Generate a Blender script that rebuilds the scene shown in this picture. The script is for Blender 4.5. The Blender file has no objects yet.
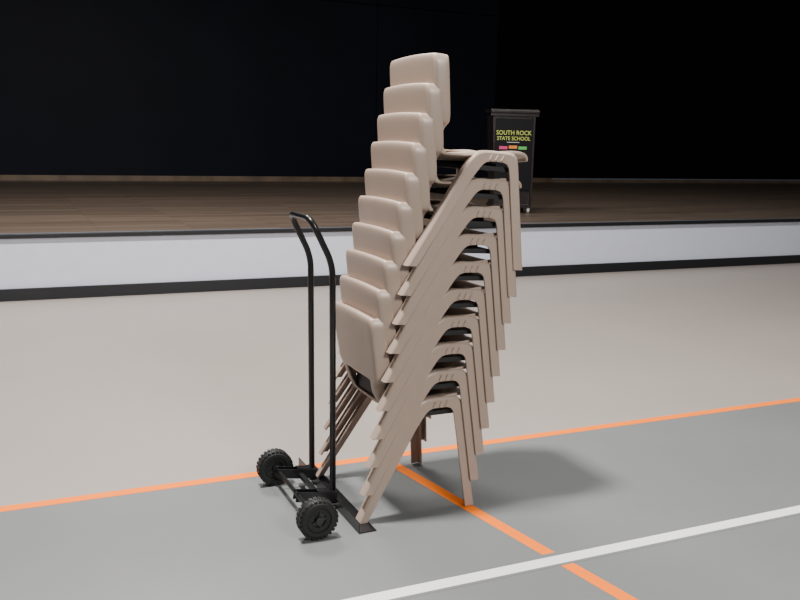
import bpy, bmesh, math
from mathutils import Vector, Matrix

AL = math.radians(24.5)
H1 = Vector((math.cos(AL), math.sin(AL), 0)); H2 = Vector((-math.sin(AL), math.cos(AL), 0))
HALL = Matrix.Rotation(AL, 4, 'Z')
COL = bpy.context.scene.collection

# ---------------- materials
def mat(name, col, rough=0.5, metal=0.0, noise=0.0, nscale=8.0, bump=0.0, bscale=60.0, spec=0.5):
    m = bpy.data.materials.new(name); m.use_nodes = True
    nt = m.node_tree; b = nt.nodes['Principled BSDF']
    b.inputs['Base Color'].default_value = (*col, 1); b.inputs['Roughness'].default_value = rough
    b.inputs['Metallic'].default_value = metal
    b.inputs['Specular IOR Level'].default_value = spec
    tc = nt.nodes.new('ShaderNodeTexCoord')
    n = nt.nodes.new('ShaderNodeTexNoise'); n.inputs['Scale'].default_value = nscale; n.inputs['Detail'].default_value = 5
    nt.links.new(tc.outputs['Object'], n.inputs['Vector'])
    r = nt.nodes.new('ShaderNodeValToRGB')
    r.color_ramp.elements[0].position = .3; r.color_ramp.elements[1].position = .7
    r.color_ramp.elements[0].color = (*[c*(1-noise) for c in col], 1)
    r.color_ramp.elements[1].color = (*[min(1, c*(1+noise)) for c in col], 1)
    nt.links.new(n.outputs['Fac'], r.inputs['Fac']); nt.links.new(r.outputs['Color'], b.inputs['Base Color'])
    if bump:
        n2 = nt.nodes.new('ShaderNodeTexNoise'); n2.inputs['Scale'].default_value = bscale
        nt.links.new(tc.outputs['Object'], n2.inputs['Vector'])
        bp = nt.nodes.new('ShaderNodeBump'); bp.inputs['Strength'].default_value = bump; bp.inputs['Distance'].default_value = .002
        nt.links.new(n2.outputs['Fac'], bp.inputs['Height']); nt.links.new(bp.outputs['Normal'], b.inputs['Normal'])
    return m

M_chair = mat('beige_polypropylene', (.405, .308, .248), .36, noise=.02, bump=.06, bscale=400)
M_gapfill = mat('black_gap_fill', (.010, .010, .011), .6)  # black filler colour for the dark gaps in the chair stack
M_steel = mat('black_powdercoat', (.006, .006, .007), .3, noise=.1)
M_tire = mat('black_rubber', (.008, .008, .008), .6, noise=.1)
M_hub = mat('hub_plastic', (.016, .016, .018), .4)
M_far = mat('vinyl_taupe', (.335, .295, .268), .40, noise=.03, nscale=1.2, bump=.05)
M_near = mat('vinyl_grey', (.172, .180, .180), .40, noise=.04, nscale=1.5, bump=.05)
M_orange = mat('orange_line_paint', (1, .20, .0), .5, noise=.0, spec=.2)
M_white = mat('white_line_paint', (.87, .87, .87), .4, noise=.02)
M_front = mat('stage_white_panel', (.72, .76, .88), .5, noise=.02)
M_blk = mat('black_trim', (.008, .009, .012), .45)
M_wall = mat('black_wall_panel', (.0065, .0078, .014), .55, noise=.2, nscale=.6, spec=.12)
M_wall2 = mat('black_wall_drape', (.0032, .0032, .0042), .8, spec=.08)
M_trim = mat('timber_trim', (.16, .11, .07), .5, noise=.3, nscale=3)
M_alu = mat('aluminium_strip', (.35, .4, .5), .35, metal=.6)
M_lect = mat('lectern_dark_laminate', (.014, .009, .009), .35, noise=.2)
M_sign = mat('sign_black', (.005, .005, .006), .5, spec=.2)
M_lime = mat('sign_lime', (.55, .62, .12), .5)
M_wt = mat('sign_white', (.6, .6, .6), .5)
M_pink = mat('sign_pink', (.7, .04, .2), .5)
M_or2 = mat('sign_orange', (.8, .25, .03), .5)
M_grn = mat('sign_green', (.1, .5, .1), .5)

def wood():
    m = bpy.data.materials.new('stage_timber_floor'); m.use_nodes = True
    nt = m.node_tree; b = nt.nodes['Principled BSDF']
    tc = nt.nodes.new('ShaderNodeTexCoord')
    br = nt.nodes.new('ShaderNodeTexBrick')
    br.inputs['Scale'].default_value = 1.0; br.inputs['Brick Width'].default_value = 1.8
    br.inputs['Row Height'].default_value = .13; br.inputs['Mortar Size'].default_value = .003
    br.inputs['Color1'].default_value = (.125, .092, .070, 1); br.inputs['Color2'].default_value = (.19, .142, .108, 1)
    br.inputs['Mortar'].default_value = (.03, .02, .014, 1)
    nt.links.new(tc.outputs['Object'], br.inputs['Vector'])
    mp = nt.nodes.new('ShaderNodeMapping'); mp.inputs['Scale'].default_value = (1, 14, 1)
    nt.links.new(tc.outputs['Object'], mp.inputs['Vector'])
    n = nt.nodes.new('ShaderNodeTexNoise'); n.inputs['Scale'].default_value = 2.5; n.inputs['Detail'].default_value = 6
    nt.links.new(mp.outputs['Vector'], n.inputs['Vector'])
    mx = nt.nodes.new('ShaderNodeMixRGB'); mx.blend_type = 'MULTIPLY'; mx.inputs['Fac'].default_value = .5
    nt.links.new(br.outputs['Color'], mx.inputs['Color1']); nt.links.new(n.outputs['Fac'], mx.inputs['Color2'])
    nt.links.new(mx.outputs['Color'], b.inputs['Base Color']); b.inputs['Roughness'].default_value = .35
    return m
M_wood = wood()

# ---------------- mesh helpers
def finish(bm, name, mats, parent=None, smooth=False, matrix=None):
    bmesh.ops.recalc_face_normals(bm, faces=bm.faces)
    me = bpy.data.meshes.new(name); bm.to_mesh(me); bm.free()
    for m in (mats if isinstance(mats, (list, tuple)) else [mats]): me.materials.append(m)
    if smooth:
        for p in me.polygons: p.use_smooth = True
    o = bpy.data.objects.new(name, me); COL.objects.link(o)
    if parent: o.parent = parent
    if matrix is not None: o.matrix_world = matrix
    return o

def box(bm, x0, x1, y0, y1, z0, z1, M=None, mi=0):
    vs = [bm.verts.new(Vector(p)) for p in [(x0,y0,z0),(x1,y0,z0),(x1,y1,z0),(x0,y1,z0),(x0,y0,z1),(x1,y0,z1),(x1,y1,z1),(x0,y1,z1)]]
    if M is not None:
        for v in vs: v.co = M @ v.co
    for f in [(0,3,2,1),(4,5,6,7),(0,1,5,4),(1,2,6,5),(2,3,7,6),(3,0,4,7)]:
        fc = bm.faces.new([vs[i] for i in f]); fc.material_index = mi

def boxobj(name, mats, b, parent=None, matrix=None, bevel=0):
    bm = bmesh.new(); box(bm, *b); o = finish(bm, name, mats, parent, matrix=matrix)
    if bevel:
        md = o.modifiers.new('bev', 'BEVEL'); md.width = bevel; md.segments = 2
    return o

def empty(name, matrix):
    e = bpy.data.objects.new(name, None); COL.objects.link(e); e.matrix_world = matrix; e.empty_display_size = .1
    return e

def fillet(pts, r, n=8):
    out = [Vector(pts[0])]
    for i in range(1, len(pts)-1):
        p = Vector(pts[i]); a = (Vector(pts[i-1])-p); c = (Vector(pts[i+1])-p)
        ra = min(r, a.length*.45, 9); rc = min(r, c.length*.45, 9)
        A = p+a.normalized()*ra; C = p+c.normalized()*rc
        for k in range(n+1):
            t = k/n; out.append(A*(1-t)**2 + p*2*t*(1-t) + C*t*t)
    out.append(Vector(pts[-1])); return out

def tube(bm, pts, rad, seg=14):
    rings = []; prev = None
    for i, p in enumerate(pts):
        d = (pts[min(i+1, len(pts)-1)]-pts[max(i-1, 0)]).normalized()
        if prev is None:
            up = Vector((0, 0, 1)) if abs(d.z) < .9 else Vector((1, 0, 0))
            u = d.cross(up).normalized()
        else:
            u = (prev - d*prev.dot(d)).normalized()
        w = d.cross(u); prev = u
        rings.append([bm.verts.new(p+u*rad*math.cos(2*math.pi*k/seg)+w*rad*math.sin(2*math.pi*k/seg)) for k in range(seg)])
    for a, b in zip(rings, rings[1:]):
        for k in range(seg): bm.faces.new([a[k], a[(k+1) % seg], b[(k+1) % seg], b[k]])
    bm.faces.new(rings[0]); bm.faces.new(rings[-1][::-1])

# ---------------- chair meshes
def chair_shell_mesh():
    # x, z, halfwidth, wrap, dish
    P = [(.066,.799,.196,.55,0),(.052,.806,.200,.7,0),(.040,.8085,.204,.9,0),(.0355,.804,.208,1,0),(.0355,.790,.214,1,0),(.038,.765,.217,1,0),(.052,.660,.216,1,0),
         (.062,.600,.213,1,0),(.067,.568,.208,1,0),(.070,.556,.200,.95,0),(.073,.545,.182,.85,0),(.078,.526,.168,.7,0),(.088,.490,.158,.6,0),(.108,.452,.162,.45,.1),
         (.138,.430,.174,.3,.3),(.180,.421,.190,.1,.6),(.240,.420,.203,0,.9),(.310,.424,.210,0,1),(.380,.434,.211,0,1),(.440,.447,.205,0,.8),
         (.490,.456,.195,0,.5),(.520,.452,.188,0,.3),(.529,.432,.182,0,.2)]
    T = [-1,-.994,-.980,-.965,-.90,-.72,-.55,-.38,-.19,0,.19,.38,.55,.72,.90,.965,.980,.994,1]
    W = {1:.058,.994:.036,.980:.010,.965:.001,.90:0,.72:0,.55:0,.38:0,.19:0,0:0}
    bm = bmesh.new(); g = []
    for i, (x, z, hw, w, d) in enumerate(P):
        row = []
        if i < 14: x += .016
        for t in T:
            a = abs(t)
            xx = x + w*(.004*a**2 + W[a])
            zz = z + d*.028*a**4 - (.006*a*a if i < 5 else 0)
            row.append(bm.verts.new((xx, t*hw, zz)))
        g.append(row)
    for i in range(len(P)-1):
        for j in range(len(T)-1):
            if 10 <= i <= 12 and abs((T[j]+T[j+1])/2) < .75: continue
            bm.faces.new([g[i][j], g[i][j+1], g[i+1][j+1], g[i+1][j]])
    bmesh.ops.recalc_face_normals(bm, faces=bm.faces)
    me = bpy.data.meshes.new('chair_shell'); bm.to_mesh(me); bm.free()
    for p in me.polygons: p.use_smooth = True
    me.materials.append(M_chair); return me

def yout(z): return .218 + (.47 - z)*.105

def chair_frame_mesh():
    bm = bmesh.new()
    outer = fillet([(-.014,0,0),(.240,0,.423),(.285,0,.466),(.435,0,.466),(.462,0,.450),(.510,0,0)], .04, 4)
    inner = fillet([(.468,0,0),(.428,0,.35),(.418,0,.424),(.310,0,.424),(.252,0,.35),(.030,0,0)], .030, 4)
    th = .0085
    def resample(p, n):
        L = [0]
        for a, b in zip(p, p[1:]): L.append(L[-1]+(b-a).length)
        out = []
        for k in range(n):
            s = L[-1]*k/(n-1); i = 0
            while i < len(L)-2 and L[i+1] < s: i += 1
            t = (s-L[i])/max(1e-9, L[i+1]-L[i]); out.append(p[i].lerp(p[i+1], t))
        return out
    N = 64
    O = resample(outer, N); I = resample(inner[::-1], N)
    for sgn in (-1, 1):
        rows = []
        for o, i in zip(O, I):
            w = (i-o); c = o + w.normalized()*.010; c2 = o + w.normalized()*.004
            rows.append([bm.verts.new((o.x, sgn*(yout(o.z)-.0065), o.z)),
                         bm.verts.new((c2.x, sgn*(yout(c2.z)-.0028), c2.z)),
                         bm.verts.new((c.x, sgn*yout(c.z), c.z)),
                         bm.verts.new((i.x, sgn*yout(i.z), i.z)),
                         bm.verts.new((i.x, sgn*(yout(i.z)-th), i.z)), bm.verts.new((o.x, sgn*(yout(o.z)-th), o.z))])
        for a, b in zip(rows, rows[1:]):
            for k in range(6): bm.faces.new([a[k], a[(k+1) % 6], b[(k+1) % 6], b[k]])
        bm.faces.new(rows[0]); bm.faces.new(rows[-1][::-1])
        fr = []
        for q, o in enumerate(O):
            d = (O[min(q+1, N-1)]-O[max(q-1, 0)]).normalized()
            nrm = Vector((d.z, 0, -d.x))
            pin = o + nrm*.0075
            y1 = yout(o.z)-th+.001; y2 = yout(o.z)-.036
            fr.append([bm.verts.new((o.x, sgn*y1, o.z)), bm.verts.new((pin.x, sgn*y1, pin.z)),
                       bm.verts.new((pin.x, sgn*y2, pin.z)), bm.verts.new((o.x, sgn*y2, o.z))])
        for a, b in zip(fr, fr[1:]):
            for k in range(4): bm.faces.new([a[k], a[(k+1) % 4], b[(k+1) % 4], b[k]])
        bm.faces.new(fr[0]); bm.faces.new(fr[-1][::-1])
        for rx in (.335, .362, .389):
            R = Matrix.Translation((rx, sgn*(yout(.438)+.001), .438)) @ Matrix.Rotation(math.radians(28), 4, 'Y')
            box(bm, -.0045, .0045, -.004, .004, -.012, .012, R)
    bmesh.ops.recalc_face_normals(bm, faces=bm.faces)
    me = bpy.data.meshes.new('chair_frame'); bm.to_mesh(me); bm.free(); me.materials.append(M_chair); return me

def chair_gap_fill_mesh():
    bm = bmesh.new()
    box(bm, .270, .435, -.2, .2, .388, .406)  # added plates, black to paint in the shade of the gap under the seat
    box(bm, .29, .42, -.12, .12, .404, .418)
    box(bm, .132, .138, -.125, .125, .455, .535)  # added black plate that fills the hole in the back with dark
    me = bpy.data.meshes.new('chair_gap_fill'); bm.to_mesh(me); bm.free(); me.materials.append(M_gapfill); return me

SH, FR, GF = chair_shell_mesh(), chair_frame_mesh(), chair_gap_fill_mesh()
NR = Vector((-.125, 3.484, 0))
ORG = NR + H2*.265
CORG = NR + H2*.240 + Vector((-.022, 0, 0))
for k in range(10):
    M = Matrix.Translation(CORG + H1*(.0208*k) + Vector((0, 0, .005+.1130*k))) @ HALL @ Matrix.Rotation(math.radians(.45*k), 4, 'Y')
    e = empty('stacking_chair', M)
    s = bpy.data.objects.new('seat_and_back', SH); COL.objects.link(s); s.parent = e
    md = s.modifiers.new('sol', 'SOLIDIFY'); md.thickness = .013; md.offset = 0
    md = s.modifiers.new('sub', 'SUBSURF'); md.levels = 2; md.render_levels = 2
    f = bpy.data.objects.new('leg_frames', FR); COL.objects.link(f); f.parent = e
    md = f.modifiers.new('bev', 'BEVEL'); md.width = .0012; md.segments = 2; md.limit_method = 'ANGLE'; md.angle_limit = math.radians(50)
    p = bpy.data.objects.new('dark_gap_fill', GF); COL.objects.link(p); p.parent = e

# ---------------- trolley
TM = Matrix.Translation(ORG + Vector((-.012, 0, 0))) @ HALL
tr = empty('chair_trolley', TM)
def tpart(bm, name, m, smooth=False, bevel=0):
    o = finish(bm, name, m, None, smooth); o.parent = tr
    if bevel:
        md = o.modifiers.new('bev', 'BEVEL'); md.width = bevel; md.segments = 2; md.limit_method = 'ANGLE'
    return o
ya, yb = -.082, .187
bm = bmesh.new()
pts = [(-.05, ya, .02), (-.060, ya, 1.01), (-.150, ya, 1.19), (-.150, yb, 1.19), (-.060, yb, 1.01), (-.05, yb, .02)]
tube(bm, fillet(pts, .055, 8), .0128, 16)
o = tpart(bm, 'handle_frame', M_steel, True)
bm = bmesh.new()
box(bm, -.040, .030, -.36, .40, 0.0012, .0048)
box(bm, -.044, -.040, -.36, .40, 0.0012, .045)
tpart(bm, 'toe_angle', M_steel, bevel=.001)
bm = bmesh.new()
for y in (ya, yb):
    for s0 in (-.020, .016):
        Mx = Matrix.Translation((-.05, y, .05)) @ Matrix.Rotation(math.radians(8), 4, 'Y')
        box(bm, -.165, .012, s0, s0+.004, -.02, .022, Mx)
    box(bm, -.075, .0, -.020, .020, .022, .026, Matrix.Translation((-.05, y, .05)) @ Matrix.Rotation(math.radians(8), 4, 'Y'))
tpart(bm, 'side_arms', M_steel, bevel=.001)
bm = bmesh.new()
tube(bm, [Vector((-.203, -.35, .078)), Vector((-.203, .27, .078))], .009)
box(bm, -.12, -.100, ya, yb, .050, .066)
tpart(bm, 'axle', M_steel)
def wheel(name, y, sgn):
    bm = bmesh.new(); seg = 48
    prof = [(.030, -.018), (.046, -.020), (.050, -.026), (.064, -.026), (.073, -.020), (.076, -.008), (.076, .008), (.073, .020), (.064, .026), (.050, .026), (.046, .020), (.030, .018)]
    rings = []
    for k in range(seg):
        a = 2*math.pi*k/seg
        rings.append([bm.verts.new((r*math.cos(a), yy, r*math.sin(a))) for r, yy in prof])
    for k in range(seg):
        A, B = rings[k], rings[(k+1) % seg]
        for j in range(len(prof)):
            j2 = (j+1) % len(prof); bm.faces.new([A[j], A[j2], B[j2], B[j]])
    for k in range(26):
        a = 2*math.pi*k/26
        for s in (-1, 1):
            R = Matrix.Rotation(a+s*.06, 4, 'Y')
            box(bm, .066, .0775, s*.003, s*.0235, -.006, .006, R)
    w = tpart(bm, name, M_tire)
    w.location = (-.203, y, .0788)
    bm = bmesh.new()
    bmesh.ops.create_cone(bm, cap_ends=True, segments=32, radius1=.047, radius2=.047, depth=.022, matrix=Matrix.Rotation(math.pi/2, 4, 'X'))
    bmesh.ops.create_cone(bm, cap_ends=True, segments=24, radius1=.016, radius2=.014, depth=.06, matrix=Matrix.Rotation(math.pi/2, 4, 'X'))
    for k in range(5):
        R = Matrix.Rotation(2*math.pi*k/5, 4, 'Y'); box(bm, .012, .045, -.0165, .0165, -.005, .005, R)
    h = tpart(bm, name+'_hub', M_hub, bevel=.001); h.location = (-.203, y, .0788)
wheel('wheel_near', -.330, -1); wheel('wheel_far', .240, 1)

# ---------------- floor and lines
bm = bmesh.new()
B1 = 3.872
def quad(b0, b1, mi):
    f = bm.faces.new([bm.verts.new((a, b, 0)) for a, b in [(-16, b0), (30, b0), (30, b1), (-16, b1)]]); f.material_index = mi
quad(-6, B1, 0); quad(B1, 8.9, 1)
finish(bm, 'floor', [M_near, M_far], matrix=HALL)
bm = bmesh.new()
box(bm, -15, 29, B1-.028, B1+.028, -.002, .0008, None, 0)
Hi = HALL.inverted()
p0 = Vector((-.07, 4.216, 0)); p1 = Vector((.784, 2.935, 0)); d = (p1-p0).normalized()
box(bm, 0, 3.2, -.027, .027, -.002, .0006, Hi @ Matrix.Translation(p0) @ Matrix.Rotation(math.atan2(d.y, d.x), 4, 'Z'), 0)
box(bm, -15, 29, 2.675-.048, 2.675+.048, -.002, .0009, None, 2)
box(bm, -15, 29, 2.670-.028, 2.670+.028, -.002, .0012, None, 1)
finish(bm, 'court_line_markings', [M_orange, M_white, M_near], matrix=HALL)

# ---------------- stage
SF, SB, SH_ = 8.74, 19.29, .61
st = empty('stage', HALL)
def spart(name, m, b, bevel=0):
    o = boxobj(name, m, b, None, None, bevel); o.parent = st; return o
spart('deck', M_wood, (-15, 29, SF+.02, SB, SH_-.04, SH_))
spart('front_panel', M_front, (-15, 29, SF+.03, SF+.08, 0, SH_-.04))
spart('edge_nosing', M_blk, (-15, 29, SF-.02, SF+.02, SH_-.04, SH_+.002), .005)
spart('edge_strip', M_alu, (-15, 29, SF+.02, SF+.05, SH_-.005, SH_+.003))
boxobj('baseboard_stage', M_blk, (-15, 29, SF+.0, SF+.03, 0, .11), matrix=HALL)

# ---------------- back wall
bm = bmesh.new(); box(bm, -15, 29, SB+.05, SB+.3, 0, 9); finish(bm, 'wall_back', M_wall2, matrix=HALL)
wp = empty('wall_panels', HALL)
segs = [(-15, 8.064), (8.080, 11.25)]
for i, (a, b) in enumerate(segs):
    for z0, z1 in ((.72, 4.6), (4.615, 8.9)):
        o = boxobj('panel_%d_%d' % (i, z0), M_wall, (a, b, SB, SB+.05, z0, z1), None, None, .002); o.parent = wp
boxobj('baseboard_back', M_trim, (-15, 29, SB-.05, SB+.05, SH_+.001, SH_+.11), matrix=HALL)
boxobj('trim_1', M_alu, (13, 29, SB-.055, SB-.05, SH_+.075, SH_+.105), matrix=HALL)

# ---------------- lectern
LM = Matrix.Translation((1.44, 12.15, SH_+.002)) @ Matrix.Rotation(math.radians(6), 4, 'Z') @ Matrix.Diagonal((.93, .9, 1, 1))
lc = empty('lectern', LM)
def lpart(name, m, b, bevel=.004, M=None):
    bm = bmesh.new(); box(bm, *b, M)
    o = finish(bm, name, m); o.parent = lc
    md = o.modifiers.new('bev', 'BEVEL'); md.width = bevel; md.segments = 2
    return o
bm = bmesh.new()
vs = [bm.verts.new(p) for p in [(-.25,-.2,.1),(.25,-.2,.1),(.25,.2,.1),(-.25,.2,.1),(-.31,-.22,1.28),(.31,-.22,1.28),(.31,.22,1.28),(-.31,.22,1.28)]]
for f in [(0,3,2,1),(4,5,6,7),(0,1,5,4),(1,2,6,5),(2,3,7,6),(3,0,4,7)]: bm.faces.new([vs[i] for i in f])
o = finish(bm, 'body', M_lect); o.parent = lc
lpart('desk_top', M_lect, (-.35, .35, -.24, .24, 1.30, 1.335), .006, Matrix.Translation((0, 0, .02)) @ Matrix.Rotation(math.radians(2), 4, 'X'))
lpart('desk_rim', M_lect, (-.35, .35, -.25, -.235, 1.27, 1.36))
lpart('plinth', M_lect, (-.27, .29, -.24, .24, .07, .115))
lpart('side_post', M_lect, (.27, .30, -.245, -.2, .1, 1.3))
lpart('sign_board', M_sign, (-.27, .27, -.238, -.222, .3, 1.24))
for i, (x, y) in enumerate([(-.24, -.19), (.26, -.19), (-.24, .19), (.26, .19)]):
    bm = bmesh.new()
    bmesh.ops.create_cone(bm, cap_ends=True, segments=20, radius1=.035, radius2=.035, depth=.03, matrix=Matrix.Translation((x, y, .036)) @ Matrix.Rotation(math.pi/2, 4, 'Y'))
    box(bm, x-.02, x+.02, y-.02, y+.02, .04, .075)
    o = finish(bm, 'caster_%d' % (i+1), M_hub if i != 1 else M_wt); o.parent = lc
def text(name, s, size, x, z, m):
    cu = bpy.data.curves.new(name, 'FONT'); cu.body = s; cu.size = size; cu.align_x = 'CENTER'; cu.extrude = .001; cu.offset = .0005
    cu.materials.append(m); o = bpy.data.objects.new(name, cu); COL.objects.link(o); o.parent = lc
    o.location = (x, -.241, z); o.rotation_euler = (math.pi/2, 0, 0); return o
text('sign_text_1', 'SOUTH ROCK', .080, -.005, 1.03, M_lime)
text('sign_text_2', 'STATE SCHOOL', .068, -.005, .96, M_lime)
lpart('sign_rule', M_wt, (-.10, .08, -.2405, -.238, .928, .936), .0005)
for i, (x, z, m) in enumerate([(-.15, .86, M_pink), (-.01, .87, M_or2), (.13, .86, M_grn)]):
    lpart('sign_mark_%d' % (i+1), m, (x-.06, x+.06, -.2405, -.238, z-.02, z+.02), .0005)

# ---------------- lights
def area(name, loc, tgt, size, power, col):
    l = bpy.data.lights.new(name, 'AREA'); l.shape = 'SQUARE'; l.size = size; l.energy = power; l.color = col
    o = bpy.data.objects.new(name, l); COL.objects.link(o); o.location = loc
    o.rotation_euler = (Vector(tgt)-Vector(loc)).to_track_quat('-Z', 'Y').to_euler(); return o
area('hall_light_key', (-1.15, 3.45, 6.2), (0.2, 3.8, 0), .5, 800, (1, .965, .93))
area('hall_light_rear', (-2.6, 8.6, 6.5), (-3.2, 8.0, 0), 2.0, 540, (1, .95, .90))
area('hall_light_right', (4.0, 6.0, 6.5), (3.5, 6.0, 0), 1.5, 200, (1, .96, .92))
area('hall_light_front', (3.2, -1.2, 4.0), (0.3, 4, .9), 1.0, 300, (1, .98, .95))
area('stage_light', (3, 14, 6.0), (3, 14.5, 0), 4, 65, (1, .95, .89))
w = bpy.data.worlds.new('world'); bpy.context.scene.world = w; w.use_nodes = True
w.node_tree.nodes['Background'].inputs['Color'].default_value = (.93, .96, 1, 1)
w.node_tree.nodes['Background'].inputs['Strength'].default_value = .08

# ---------------- camera
cd = bpy.data.cameras.new('camera'); cam = bpy.data.objects.new('camera', cd); COL.objects.link(cam)
f = 866.0; cd.sensor_width = 36; cd.lens = f/800*36
PH = math.atan(155/f)
cam.matrix_world = Matrix.Translation((0, .26, 1.477)) @ Matrix.Rotation(math.pi/2-PH, 4, 'X') @ Matrix.Rotation(.0225, 4, 'Z')
bpy.context.scene.camera = cam
